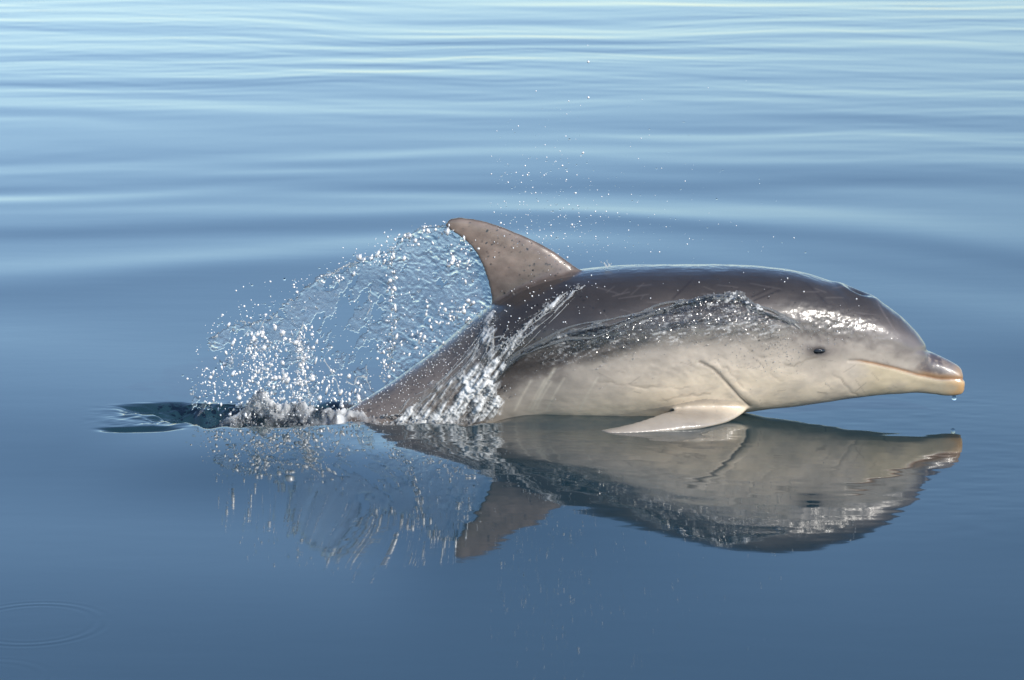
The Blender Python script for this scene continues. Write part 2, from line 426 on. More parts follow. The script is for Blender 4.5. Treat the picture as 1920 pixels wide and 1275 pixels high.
# beak
ml = lerp_curve(u, mouth)
bk = sm(1690, 1745, u) * sm(-4, 4, u - (1742 - 30 * sm(655, 700, v)))
up = (1 - sm(-9, -3, v - ml))
col = mixc(col, (.085, .070, .074), bk * up * (0.85 + .5 * n2).clip(0, 1))
col = mixc(col, (.27, .23, .21), sm(1762, 1790, u + 8 * n2) * up * .85); col = mixc(col, (.33, .27, .22), bk * up * np.clip(fbm(V[:, 0] * 90, V[:, 1] * 90, V[:, 2] * 90, 3, 66) - .15, 0, .6)); col = mixc(col, (.42, .28, .16), sm(1784, 1800, u) * .7)
col = mixc(col, (.36, .21, .10), sm(1700, 1740, u) * np.exp(-((v - ml + 4) / 4.5)**2) * .8)
low = sm(1, 5, v - ml) * sm(1590, 1650, u)
col = mixc(col, (.66, .55, .37), low * .75)
col = mixc(col, (.60, .37, .17), sm(1762, 1795, u) * sm(-2, 6, v - ml) * (.75 + .4 * n2).clip(0, 1))
col = mixc(col, (.34, .17, .075), np.exp(-(dm / 2.4)**2) * sm(1590, 1625, u) * .9)
# darker lines along the flipper crease and the folds
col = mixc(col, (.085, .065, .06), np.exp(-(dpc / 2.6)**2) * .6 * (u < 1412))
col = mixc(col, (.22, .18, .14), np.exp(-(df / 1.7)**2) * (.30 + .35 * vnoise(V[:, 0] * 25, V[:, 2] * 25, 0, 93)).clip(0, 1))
# fin
finm = (v < np.interp(u, [820, 930, 1092, 1110], [700, 590, 512, 500])) & (u < 1110) & (ay < .05)
fz = np.where(finm, 1.0, 0.0)
bl = 1 - sm(470, 605, v + (u - 960) * .18 + 12 * n1)
col = mixc(col, np.array([.225, .172, .142]) , fz * bl)
col *= (1 + fz * .16 * n2)[:, None]
lead = seg_dist(u, v, [(a[0], a[1]) for a, b, t in fin[1:]] + [(833,418)])
col = mixc(col, (.07, .055, .05), fz * np.exp(-(lead / 4)**2) * .75)
for _ in range(30):
    sx, sy = random.uniform(870, 1040), random.uniform(425, 560); rr = random.uniform(1.0, 2.6)
    col = mixc(col, (.05, .04, .04), fz * np.exp(-(np.hypot(u - sx, v - sy) / rr)**4) * .8)
for _ in range(70):
    sx, sy = random.uniform(1100, 1660), random.uniform(515, 640); rr = random.uniform(.8, 1.9)
    col = mixc(col, (.04, .035, .035), np.exp(-(np.hypot(u - sx, v - sy) / rr)**4) * .7 * np.ones(len(V)))
scr = [[(1511,530),(1550,568)],[(1466,542),(1414,563)],[(1446,540),(1410,556)],[(1300,522),(1262,560)],[(1640,560),(1690,640)]]
for i, s_ in enumerate(scr):
    col = mixc(col, (.03, .025, .025) if i != 4 else (.2, .17, .16), np.exp(-(seg_dist(u, v, s_) / 1.7)**2) * (.85 if i != 4 else .35))
col = mixc(col, (.42, .37, .32), np.clip(.5 * fbm(V[:, 0] * 16, V[:, 1] * 16, V[:, 2] * 20, 5, 65, .6), 0, .35) * sm(30, 90, q))
for _ in range(7):    # pale creases running down the rear flank
    x0 = random.uniform(965, 1090); l = random.uniform(40, 80)
    col = mixc(col, (.66, .60, .50), np.exp(-(seg_dist(u, v, [(x0, 770), (x0 + l * .25, 770 - l * .5), (x0 + l * .55, 770 - l)]) / 2.2)**2) * .45)
for _ in range(60):   # fine pale and dark rake marks and nicks
    sx, sy = random.uniform(1120, 1700), random.uniform(515, 760); a = random.gauss(.3, .7); l = random.uniform(8, 34)
    col = mixc(col, (.12, .10, .10) if sy > 640 else (.16, .14, .13), np.exp(-(seg_dist(u, v, [(sx, sy), (sx + l * math.cos(a), sy + l * math.sin(a))]) / .9)**2) * .35)
for _ in range(26):   # faint pale rake marks
    sx, sy = random.uniform(1120, 1700), random.uniform(515, 600); a = random.gauss(.15, .25); l = random.uniform(20, 80)
    col = mixc(col, (.17, .15, .145), np.exp(-(seg_dist(u, v, [(sx, sy), (sx + l * math.cos(a), sy + l * math.sin(a))]) / 1.2)**2) * .3)
flm = (ay > .10) & (v > np.interp(u, [1140, 1250, 1320, 1420], [780, 762, 748, 752])) & (u < 1425)
col = mixc(col, (.31, .275, .24), flm * sm(.10, .16, ay) * .9 * (1 - .35 * sm(1310, 1400, u)))
col *= (1 + .10 * n1 + .06 * n2)[:, None]
col = np.clip(col, .01, .9)
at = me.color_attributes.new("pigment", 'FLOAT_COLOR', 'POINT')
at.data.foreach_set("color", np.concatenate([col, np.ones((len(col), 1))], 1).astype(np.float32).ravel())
me.name = "body"
dol = bpy.data.objects.new("dolphin", None); sc.collection.objects.link(dol)
dol.location = (P(1250, 779)[0], 0, 0)
tag(dol, "grey bottlenose dolphin with pale belly leaping low over its reflection on the sea", "dolphin")
def child(name, me, mat, parent=dol):
    o = link(name, me, mat, parent); o.location = -Vector(dol.location) if parent is dol else Vector((0, 0, 0)); return o
body = child("body", me, M_skin)
polys = np.empty(len(me.loops), np.int32); me.loops.foreach_get("vertex_index", polys)
bvh = BVHTree.FromPolygons([tuple(c) for c in V2], [tuple(p.vertices) for p in me.polygons])
def hit(px, py):
    d = ray(px, py); r = bvh.ray_cast(Vector(CAM), Vector(d).normalized(), 60)
    return (np.array(r[0]), np.array(r[1])) if r[0] is not None else (None, None)

# eyes
def ico(sub=2):
    bm = bmesh.new(); bmesh.ops.create_icosphere(bm, subdivisions=sub, radius=1)
    v = np.array([x.co[:] for x in bm.verts]); f = np.array([[y.index for y in x.verts] for x in bm.faces]); bm.free(); return v, f
IV3, IF3 = ico(3); IV2, IF2 = ico(2); IV1, IF1 = ico(1)
m, nt, out = new_mat("dark_eye"); p = N(nt, "ShaderNodeBsdfPrincipled"); p.inputs["Base Color"].default_value = (.006, .005, .006, 1)
p.inputs["Roughness"].default_value = .04; p.inputs["Coat Weight"].default_value = 1; nt.links.new(p.outputs[0], out.inputs[0]); M_eye = m
m, nt, out = new_mat("eyelid_skin"); p = N(nt, "ShaderNodeBsdfPrincipled"); p.inputs["Base Color"].default_value = (.04, .035, .035, 1)
p.inputs["Roughness"].default_value = .25; p.inputs["Coat Weight"].default_value = 1; b, _ = noise_bump(nt, 300, .3, .001)
nt.links.new(b.outputs[0], p.inputs["Normal"]); nt.links.new(p.outputs[0], out.inputs[0]); M_lid = m
eh, en = hit(ex, ey)
for sg in (1, -1):
    ce = eh.copy(); ce[1] *= sg
    vv = IV3 * np.array([.021, .012, .0100]) + ce + np.array([0, sg * .0035, 0])
    e = child("eye", mesh_np("eye", vv, IF3), M_eye)
    lid = []
    for (dz, rz) in ((.0052, .0030), (-.0050, .0022)):
        rg = []
        for t in np.linspace(-1, 1, 17):
            rr_ = rz * (1 - .85 * t * t); cc = ce + np.array([.0165 * t, -sg * (.0050 * (1 - t * t)), dz * (1 - t * t) - .001 * t])
            rg.append([cc + np.array([0, rr_ * math.cos(a), rr_ * math.sin(a)]) for a in np.linspace(0, 6.283, 10, endpoint=False)])
        lv, lf = loft(rg); k = sum(len(a) for a, _ in lid); lid.append((lv, [tuple(i + k for i in q) for q in lf]))
    child("eyelid", mesh_np("eyelid", np.array(lid[0][0] + lid[1][0]), lid[0][1] + lid[1][1]), M_lid)

# ------------------------------------------------------------------ the curtain of water shed by the fin
top_edge = [(930,470),(880,440),(852,436),(838,424),(815,424),(790,428),(765,438),(745,455),(732,470),(705,474),(682,484),(655,496),(630,508),(600,522),(575,538),(552,556),(530,572),(512,588),
            (492,600),(470,607),(448,603),(425,612),(402,632),(388,655),(378,685),(368,715),(358,742),(354,776)]
sheet_poly = top_edge + [(400,792),(600,802),(640,790),(760,715),(880,625),(935,585)]
st = 1.45
us = np.arange(345, 940, st); vs = np.arange(415, 815, st)
U, W_ = np.meshgrid(us, vs)
en_ = 8 * fbm(U / 22, W_ / 22, 0, 5, 71, .6)
keep = inside(U + en_, W_ + 8 * fbm(U / 22, W_ / 22, 5, 5, 72, .6) * sm(0, 30, 900 - U), sheet_poly)
# torn holes in the lower left, where the curtain has broken up
tear = fbm(U / 34, W_ / 52, 0, 4, 73)
hol = (sm(560, 720, W_ + .0 * U) * (1 - sm(700, 860, U)))
lace = fbm((U + .5 * W_) / 16, (W_ - .2 * U) / 30, 0, 5, 176, .62)
clear = np.exp(-(((U - 650) / 92)**2 + ((W_ - 640) / 72)**2)**2)
left_ = (1 - sm(520, 640, U)) * sm(600, 680, W_)
keep &= ~((tear + .25 * lace) > (1.10 - 1.05 * hol - .45 * left_))
keep &= ~((.5 * tear + lace) > (1.15 - 1.45 * clear - .75 * left_ - .25 * (1 - sm(600, 740, U))))
tex = 0.30 + .7 * sm(690, 760, U) + .5 * (1 - sm(430, 560, U))     # finely wrinkled beside the fin, smoother mid curtain
tex = np.clip(tex, 0, 1)
def sheet_y(U, W_): return 0.035 * np.sin((U - 345) / 600 * 3.0) + .010 * fbm(U / 90, W_ / 90, 0, 3, 74) + .03 * (1 - sm(345, 560, U)) - .0 * W_
ys = sheet_y(U, W_)
fl_u = (U * .8 + W_ * .6); fl_v = (-U * .6 + W_ * .8)
wx_ = U + 9 * fbm(U / 30, W_ / 30, 0, 2, 171); wy_ = W_ + 9 * fbm(U / 30, W_ / 30, 7, 2, 172)
patch = np.clip(.5 + .95 * vnoise(U / 34, W_ / 44, 0, 173), .08, 1.3)
wr = (np.abs(fbm((wx_ + .7 * wy_) / 13, (wy_ - .7 * wx_) / 6.5, 0, 4, 75, .6)) * .0019 + .0007 * fbm(U / 4.2, W_ / 4.2, 3, 2, 77)) * tex * patch
wb = (fbm((wx_ + .7 * wy_) / 11 + 40, (wy_ - .7 * wx_) / 7, 2, 3, 78) * .0012) * tex
rim = np.exp(-(seg_dist(U, W_, top_edge) / 5)**2)
th = .0018 + .0008 * rim + .0010 * np.maximum(0, fbm(fl_u / 45, fl_v / 13, 0, 4, 79))
dd = np.stack([(U - 960) / FPX, cF[1] + cU[1] * (637.5 - W_) / FPX, cF[2] + cU[2] * (637.5 - W_) / FPX], -1)
def at_y(yy): return CAM + dd * ((yy - CAM[1]) / dd[..., 1])[..., None]
front = at_y(ys - th + wr); back = at_y(ys + th + wb)
kk = keep[:-1, :-1] & keep[1:, :-1] & keep[:-1, 1:] & keep[1:, 1:]
gi = np.arange(U.size).reshape(U.shape)
ff = np.stack([gi[:-1, :-1], gi[1:, :-1], gi[1:, 1:], gi[:-1, 1:]], -1)[kk]
bf = ff[:, ::-1] + U.size
from collections import Counter
E = np.concatenate([ff[:, [0, 1]], ff[:, [1, 2]], ff[:, [2, 3]], ff[:, [3, 0]]])
Es = set(map(tuple, E)); walls = [(a, b, b + U.size, a + U.size)[::-1] for a, b in Es if (b, a) not in Es]
Fa = np.concatenate([ff, bf, np.array(walls)])
Va = np.concatenate([front.reshape(-1, 3), back.reshape(-1, 3)])
used = np.unique(Fa); remap = np.full(len(Va), -1); remap[used] = np.arange(len(used))
sheet = link("water_curtain", mesh_np("water_curtain", Va[used], remap[Fa]), M_sheet)
tag(sheet, "thin rippled curtain of clear water trailing from the dorsal fin down to the sea", "splash")

# ------------------------------------------------------------------ blobs, strands and drops
class Blobs:
    def __init__(s): s.V = []; s.F = []; s.n = 0
    def add(s, c, r, base=(IV1, IF1), squash=.25, tall=1.0):
        v0, f0 = base; v0 = v0 * [1, 1, tall]
        sc_ = 1 + squash * rng.uniform(-1, 1, 3)
        a = rng.uniform(0, 6.28) if tall == 1.0 else rng.normal(0, .35); ca, sa = math.cos(a), math.sin(a)
        v = v0 * sc_ * r; v = np.stack([v[:, 0] * ca - v[:, 2] * sa, v[:, 1], v[:, 0] * sa + v[:, 2] * ca], 1)
        s.V.append(v + c); s.F.append(f0 + s.n); s.n += len(v0)
    def tube(s, pts, rad, k=6):
        pts = np.asarray(pts); rg = []
        for i, p_ in enumerate(pts):
            t = pts[min(i + 1, len(pts) - 1)] - pts[max(i - 1, 0)]; t /= np.linalg.norm(t) + 1e-9
            a = np.cross(t, [0, 1, .1]); a /= np.linalg.norm(a) + 1e-9; b = np.cross(t, a)
            rg.append([p_ + rad[i] * (a * math.cos(q) + b * math.sin(q)) for q in np.linspace(0, 6.283, k, endpoint=False)])
        v, f = loft(rg); tri = []
        for q in f:
            tri.append(q[:3]); 
            if len(q) == 4: tri.append((q[0], q[2], q[3]))
        s.V.append(np.array(v)); s.F.append(np.array(tri) + s.n); s.n += len(v)
    def build(s, name, mat, vox=None, it=3):
        me = mesh_np(name, np.concatenate(s.V), np.concatenate(s.F))
        o = link(name, me, mat)
        if vox:
            r_ = o.modifiers.new("r", 'REMESH'); r_.mode = 'VOXEL'; r_.voxel_size = vox; r_.use_smooth_shade = True
            if it:
                q = o.modifiers.new("s", 'SMOOTH'); q.factor = .5; q.iterations = it
            m2 = evaluated(o); o.modifiers.clear(); m2.name = name; o.data = m2
            if not m2.materials: m2.materials.append(mat)
        return o
def along(poly, n, w, jit=None):
    """random pixels scattered round a polyline; w = (start width, end width)"""
    p = np.asarray(poly, float); L = np.hypot(*np.diff(p, axis=0).T); c = np.concatenate([[0], np.cumsum(L)]) / L.sum()
    t = rng.uniform(0, 1, n); x = np.interp(t, c, p[:, 0]); y = np.interp(t, c, p[:, 1]); ww = np.interp(t, [0, 1], w)
    return x + rng.normal(0, 1, n) * ww, y + rng.normal(0, 1, n) * ww
def on_body(px, py, off=.004, yfall=-.02):
    h_, n_ = hit(px, py)
    if h_ is None: return P(px, py, yfall)
    return h_ + n_ * off
PX = 1 / 640.0   # one photograph pixel at the dolphin, in metres

# froth where the flank tears out of the sea, behind the fin
fr = Blobs()
def froth_band(poly, n, w, r0, r1, lift=.004):
    xs, ys_ = along(poly, n, w)
    for a, b in zip(xs, ys_):
        fr.add(on_body(a, b, lift * rng.uniform(.3, 2.2)), rng.uniform(r0, r1) * PX, squash=.5)
def streak(n, path, w, r0, r1, ln, lift=.005):
    """short stretched gouts following the flow"""
    c = catmull(path, 10); L = len(c) - 1
    for _ in range(n):
        t = rng.uniform(0, 1); i = int(t * (L - 1)); ww = w[0] + (w[1] - w[0]) * t
        o = rng.normal(0, 1, 2) * ww; l = int(max(1, ln * rng.uniform(.3, 1)))
        q = c[i:i + l + 1] + o
        r = (r0 + (r1 - r0) * rng.uniform()**2) * PX; k = max(2, int(np.hypot(*(q[-1] - q[0])) / 3))
        for z in np.linspace(0, 1, k):
            x = np.interp(z, np.linspace(0, 1, len(q)), q[:, 0]) + rng.normal(0, .8); y = np.interp(z, np.linspace(0, 1, len(q)), q[:, 1]) + rng.normal(0, .8)
            fr.add(on_body(x, y, lift * rng.uniform(.3, 1.6)), r * rng.uniform(.5, 1.1), squash=.45)
streak(150, [(1095,538),(1040,570),(985,612),(945,650),(915,700)], (5, 9), .7, 2.0, 4)
streak(130, [(985,612),(945,655),(905,710),(860,765)], (9, 16), .7, 2.0, 4)
streak(60, [(925,590),(920,640),(910,690),(890,740)], (3, 8), .7, 1.8, 4)
streak(170, [(960,720),(900,755),(830,780),(740,792)], (12, 9), .8, 2.4, 3, .010)
streak(110, [(830,780),(740,790),(610,800)], (8, 5), .8, 2.4, 3, .010)
def strand(pts, r, amp=3, body_=True, y=None, n=26, k=5, dest=fr):
    c = catmull(pts, 8); t = np.linspace(0, 1, n); s_ = np.linspace(0, 1, len(c))
    x = np.interp(t, s_, c[:, 0]); yv = np.interp(t, s_, c[:, 1]); sd = random.random() * 90
    x = x + amp * vnoise(t * 7 + sd, 0, 0, 1); yv = yv + amp * vnoise(t * 7 + sd, 5, 0, 2)
    Q = [on_body(a, b, r * PX * .8) if body_ else P(a, b, y) for a, b in zip(x, yv)]
    rad = r * PX * (.75 + .45 * vnoise(t * 11 + sd, 9, 0, 3)) * np.minimum(1, np.minimum(t, 1 - t) * 9 + .15)
    dest.tube(Q, rad, k)
for _ in range(9):   # sheets of runnels pouring off the back towards the sea
    o = rng.normal(0, 14); e = rng.normal(0, 20)
    strand([(922 + o * .25, 585 + rng.uniform(-10, 30)), (895 + o * .6, 650), (850 + o, 705), (800 + o + e * .5, 745), (755 + o + e, 792)], rng.uniform(.7, 1.6), 4)
for _ in range(7):
    o = rng.normal(0, 9)
    strand([(1075 + o, 548 + rng.normal(0, 5)), (1020 + o, 590 + o * .5), (960 + o, 640 + o * .6), (905 + o, 705 + o * .6), (860 + rng.normal(0, 22), 780)], rng.uniform(.6, 1.5), 5)
for _ in range(9):
    strand([(925, 610), (922 + rng.normal(0, 4), 650), (915 + rng.normal(0, 7), 700), (908 + rng.normal(0, 9), 745)], rng.uniform(.7, 1.4), 3)
strand([(915,636),(945,632),(975,636),(1000,622)], 2.0, 3); strand([(905,645),(930,650),(960,640),(985,640)], 1.6, 3)
froth = fr.build("froth", M_froth, 0.0017, 2)
tag(froth, "white froth and runnels of water streaming off the dolphin's flank behind the fin", "froth", kind='stuff')

# churned water round the tail
ch = Blobs()
def churn_band(poly, n, w, r0, r1, y0, y1):
    xs, ys_ = along(poly, n, w)
    for a, b in zip(xs, ys_):
        if b > 816: continue
        ch.add(P(a, b, rng.uniform(y0, y1)), rng.uniform(r0, r1) * PX, squash=.5)
churn_band([(440,795),(470,772),(490,758),(520,775),(560,790)], 620, (8, 10), .7, 2.6, -.09, .03)
churn_band([(420,800),(520,803),(620,800)], 420, (10, 6), .7, 2.4, -.12, .0)
churn_band([(560,790),(620,780),(680,762),(740,735)], 360, (9, 6), .7, 2.2, -.03, .06)
churn_band([(470,765),(485,752),(500,757)], 160, (7, 7), .8, 2.6, -.06, .0)
hx = np.arange(P(385, 790)[0], P(770, 790)[0], .0035); hy = np.arange(-.17, .12, .0035); HX, HY = np.meshgrid(hx, hy)
HU = 960 + HX * 640
mound = lambda px, y0, sx, sy, h: h * np.exp(-(((HU - px) / sx)**2 + ((HY - y0) / sy)**2))
HZ = -.045 + mound(490, -.02, 30, .045, .092) + mound(548, -.05, 46, .05, .066) + mound(625, -.05, 60, .05, .056) + mound(710, -.07, 60, .05, .044) + mound(445, -.06, 44, .05, .046)
HZ += (.4 + HZ * 12).clip(.1, 1.3) * (  .022 * np.abs(fbm(HX * 26, HY * 26, 0, 3, 201)) + .014 * fbm(HX * 70, HY * 70, 0, 3, 202) + .004 * fbm(HX * 190, HY * 190, 0, 1, 203))
HW = np.clip(.24 + .60 * fbm(HX * 30, HY * 30, 0, 4, 204) + 6 * (HZ - .0), 0, .85)
HD = np.clip(.55 + .5 * fbm(HX * 22, HY * 22, 0, 3, 205) + 6 * HZ, .12, 1) * sm(0, .03, HX - hx[0]) * sm(0, .03, hx[-1] - HX) * sm(0, .02, HY - hy[0]) * sm(0, .02, hy[-1] - HY)
gi = np.arange(HX.size).reshape(HX.shape)
mf = np.stack([gi[:-1, :-1], gi[:-1, 1:], gi[1:, 1:], gi[1:, :-1]], -1).reshape(-1, 4)
mm = mesh_np("churned_water", np.stack([HX, HY, HZ], -1).reshape(-1, 3), mf)
def wash_attr(me, dens, foam):
    at = me.color_attributes.new("wash", 'FLOAT_COLOR', 'POINT')
    at.data.foreach_set("color", np.stack([dens, foam, dens * 0, dens * 0 + 1], -1).astype(np.float32).ravel())
wash_attr(mm, HD.ravel(), HW.ravel())
mo = link("churned_water", mm, M_wash); tag(mo, "heaped foaming water around the submerging tail", "churned water", kind='stuff')
churn_o = ch.build("tail_froth", M_froth, 0.0019, 1)
tag(churn_o, "gouts of froth thrown up where the tail enters the sea", "froth", kind='stuff')

# rolled bead along the curtain's torn rim, and the strings of water hanging in it
rimb = Blobs()
edge = catmull(top_edge[3:-1], 10)
for pth, r, amp in [([(705,475),(682,485),(655,497),(630,509),(600,523)], 1.2, 3),
                    
                    ([(690,548),(694,570),(688,590)], 1.4, 3), ([(566,600),(564,630),(568,660),(572,700),(574,745),(570,785)], 1.7, 5),
                    ([(700,735),(690,715),(672,705),(660,722),(650,708)], 2.2, 4), ([(690,720),(688,690),(696,670)], 1.5, 3),
                    ([(640,740),(632,712),(618,690),(610,668),(624,650)], 1.7, 5), ([(508,590),(480,630),(474,660),(480,700)], 1.2, 6)]:
    strand(pth, r, amp, False, 0.02, 60, 6, rimb)
for i in range(1500):
    if rng.uniform() < .75:
        k = rng.integers(0, len(edge)); q = edge[k]
        if vnoise(k * .12, 0, 0, 301) + .35 * rng.normal() < -.1: continue
        sp = 2.2 + 3.5 * max(0, float(vnoise(k * .15, 3, 0, 302)))
        a, b = q[0] + rng.normal(1, sp), q[1] + abs(rng.normal(0, sp * 1.2)) - 2
    else:
        b = rng.uniform(465, 720); a = 737 + 6 * float(vnoise(b / 25, 0, 0, 303)) - (b > 620) * (b - 620) * .18 + rng.normal(0, 2.5 + 3 * abs(float(vnoise(b / 18, 0, 0, 304))))
    rimb.add(P(a, b, sheet_y(np.array(a), np.array(b)) + rng.normal(0, .01)), (.6 + 1.9 * rng.uniform()**2) * PX)
rim_o = rimb.build("curtain_rim", M_froth, 0.0017, 1)
rim_o.parent = sheet; rim_o['kind'] = 'stuff'

# loose drops: tiny ones as one spray, the larger ones one by one
spray = Blobs(); sprayw = Blobs(); big = []
def loose(n, fx, r0, r1, y0, y1, pw=.5, pbig=0, lab=0):
    for _ in range(n):
        a, b = fx()
        r = (r0 + (r1 - r0) * rng.uniform()**2.5) * PX
        c = P(a, b, rng.uniform(y0, y1))
        if rng.uniform() < pbig: big.append((c, max(r, 1.3 * PX), lab)); continue
        (sprayw if rng.uniform() < pw else spray).add(c, r, squash=.5, tall=rng.uniform(.8, 1.9) if lab == 1 else 1.0)
tri = lambda: (960 + rng.gamma(2.0, 95) - 60, 500 - rng.gamma(2.2, 48))
loose(480, tri, .5, 1.6, -.25, .25, .4, .10, 0)
loose(130, lambda: (rng.uniform(930, 1110), rng.uniform(330, 500) - rng.exponential(40)), .7, 2.5, -.1, .2, .35, .28, 0)
def poly_rand(poly, lo, hi):
    def f():
        while True:
            a = rng.uniform(lo[0], hi[0]); b = rng.uniform(lo[1], hi[1])
            if inside(np.array([a]), np.array([b]), poly)[0]: return a, b
    return f
lower_left = [(385,680),(450,630),(520,640),(580,620),(640,680),(690,720),(640,775),(560,790),(400,780),(365,740)]
loose(620, poly_rand(lower_left, (360, 610), (700, 790)), .8, 3.6, -.12, .12, .85, .07, 1)
loose(500, poly_rand(sheet_poly, (350, 420), (935, 790)), .6, 2.4, -.05, .10, .7, .05, 1)
loose(260, lambda: (565 + rng.normal(0, 8), rng.uniform(610, 790)), .8, 3.2, -.05, .05, .9, 0, 1)
loose(260, lambda: (rng.normal(480, 22), rng.normal(690, 45)), .8, 3.2, -.05, .05, .9, .05, 1)
for cx_, cy_, sx_, sy_, n in ((510,690,14,30,60),(480,650,12,22,45),(540,735,16,22,45),(566,700,6,60,70),(600,745,18,20,40),(470,740,30,20,40),(660,750,30,14,30),(525,640,9,16,20)):  # clusters of white drops standing in for larger sun glints
    loose(n, lambda: (rng.normal(cx_, sx_), min(790, rng.normal(cy_, sy_))), 1.0, 4.8, -.05, .05, 1, 0, 1)
for cx_, cy_, sx_, sy_, n in ((850,590,26,16,60),(790,640,26,20,50),(735,560,5,50,60),(722,670,8,30,40),(870,480,14,30,30),(700,482,22,7,40),(850,490,6,8,14),(760,450,16,9,25),(820,430,16,6,25),(630,520,14,8,20)):
    loose(n, lambda: (rng.normal(cx_, sx_), rng.normal(cy_, sy_)), 1.2, 4.0, -.04, .03, 1, 0, 1)
loose(130, lambda: (lambda q: (q[0] - abs(rng.normal(0, 12)), q[1] - abs(rng.normal(0, 12))))(edge[rng.integers(40, len(edge))]), .6, 2.6, -.05, .05, .5, .15, 2)
loose(60, lambda: (rng.uniform(440, 570), rng.uniform(520, 610)), .6, 2.6, -.05, .05, .5, .2, 2)
for _ in range(260):  # beads clinging to or flying over the flank
    a, b = along([(930,600),(1010,560),(1100,540)], 1, (40, 28)) if rng.uniform() < .6 else (rng.uniform(1000, 1640, 1), rng.uniform(505, 640, 1))
    h_, n_ = hit(a[0], b[0])
    if h_ is None: continue
    (sprayw if rng.uniform() < .45 else spray).add(h_ + n_ * .001, rng.uniform(.5, 1.7) * PX)
for _ in range(900):  # glitter of beads on the tail stock
    a, b = rng.uniform(620, 930), 0
    b = np.interp(a, [620, 700, 820, 930], [785, 738, 655, 570]) + abs(rng.normal(0, 34)) + 2
    h_, n_ = hit(a, b)
    if h_ is None: continue
    (sprayw if rng.uniform() < .6 else spray).add(h_ + n_ * .0006, rng.uniform(.4, 1.1) * PX)
s1 = spray.build("clear_spray", M_drop); tag(s1, "fine clear droplets sprayed over the dolphin's back and through the splash", "spray", kind='stuff')
s2 = sprayw.build("glint_spray", M_white); tag(s2, "fine droplets coloured white as sun glints in the splash and on the wet skin", "spray", kind='stuff')
def place_label(c, lab):
    px, py = [float(a[0]) for a in proj(np.array([c]))]
    if lab == 0:
        if py < 300: return "tiny droplet thrown highest into the air, well above the dolphin", "highest droplets in the air"
        if px < 1000: return "small droplet in the air over the tip and slope of the dorsal fin", "droplets over the dorsal fin"
        if px < 1180 and py < 420: return "droplet flying level with the fin tip or higher, ahead of the fin", "droplets high ahead of the dorsal fin"
        if px < 1180: return "droplet low over the back just ahead of the dorsal fin", "droplets low ahead of the dorsal fin"
        return "small droplet flying over the middle of the dolphin's back", "droplets over the middle of the back"
    if lab == 1:
        if px < 480: return "sunlit droplet falling in the far left end of the water curtain", "droplets at the left of the splash"
        if px < 620 and py < 690: return "sunlit droplet in the upper part of the curtain's broken left half", "droplets high in the broken splash"
        if px < 620: return "sunlit droplet falling close above the froth in the broken left splash", "droplets low in the broken splash"
        return "sunlit droplet falling in the water curtain close above the tail stock", "droplets above the tail stock"
    if px < 500: return "droplet flung off the low left shoulder of the water curtain", "droplets off the left shoulder of the splash"
    return "droplet flung off the sloping top rim of the water curtain", "droplets off the top rim of the splash"
dm0 = mesh_np("droplet", IV2, IF2); dm0.materials.append(M_drop); dm1 = mesh_np("droplet", IV2 * [1, 1, .85], IF2); dm1.materials.append(M_white)
for c, r, lab in big[:290]:
    o = bpy.data.objects.new("droplet", dm1 if rng.uniform() < .55 else dm0); sc.collection.objects.link(o)
    o.location = c; o.scale = (r, r, r * rng.uniform(.8, 1.3)); o.rotation_euler = (0, rng.uniform(0, 3), 0)
    lb, gp = place_label(c, lab); tag(o, lb, "droplet", gp)
print("individual droplets", len(big))
# pendant drop under the chin
dr = Blobs(); c = P(1789, 744)
v = IV3.copy(); zz = (v[:, 2] + 1) / 2; s_ = (1 - .62 * zz**1.3)
v = np.stack([v[:, 0] * s_ * .0085, v[:, 1] * s_ * .0085, v[:, 2] * .0125], 1) + c
pend = link("hanging_drop", mesh_np("hanging_drop", v, IF3), M_drop)
tag(pend, "single clear drop falling from the tip of the dolphin's lower jaw", "drop")
# a little crown of water on the back just ahead of the fin
cr_ = Blobs()
for a, b in [(1127,492),(1133,494),(1138,489),(1142,496),(1146,495)]:
    strand([(1138,503),((1138 + a) / 2 + 2, 498),(a, b)], .9, 1.5, False, -.01, 10, 5, cr_); cr_.add(P(a, b - 1, -.01), 1.6 * PX)
crn = cr_.build("crown_splash", M_froth, .0014, 1); tag(crn, "tiny upright crown of water on the back ahead of the dorsal fin", "splash")

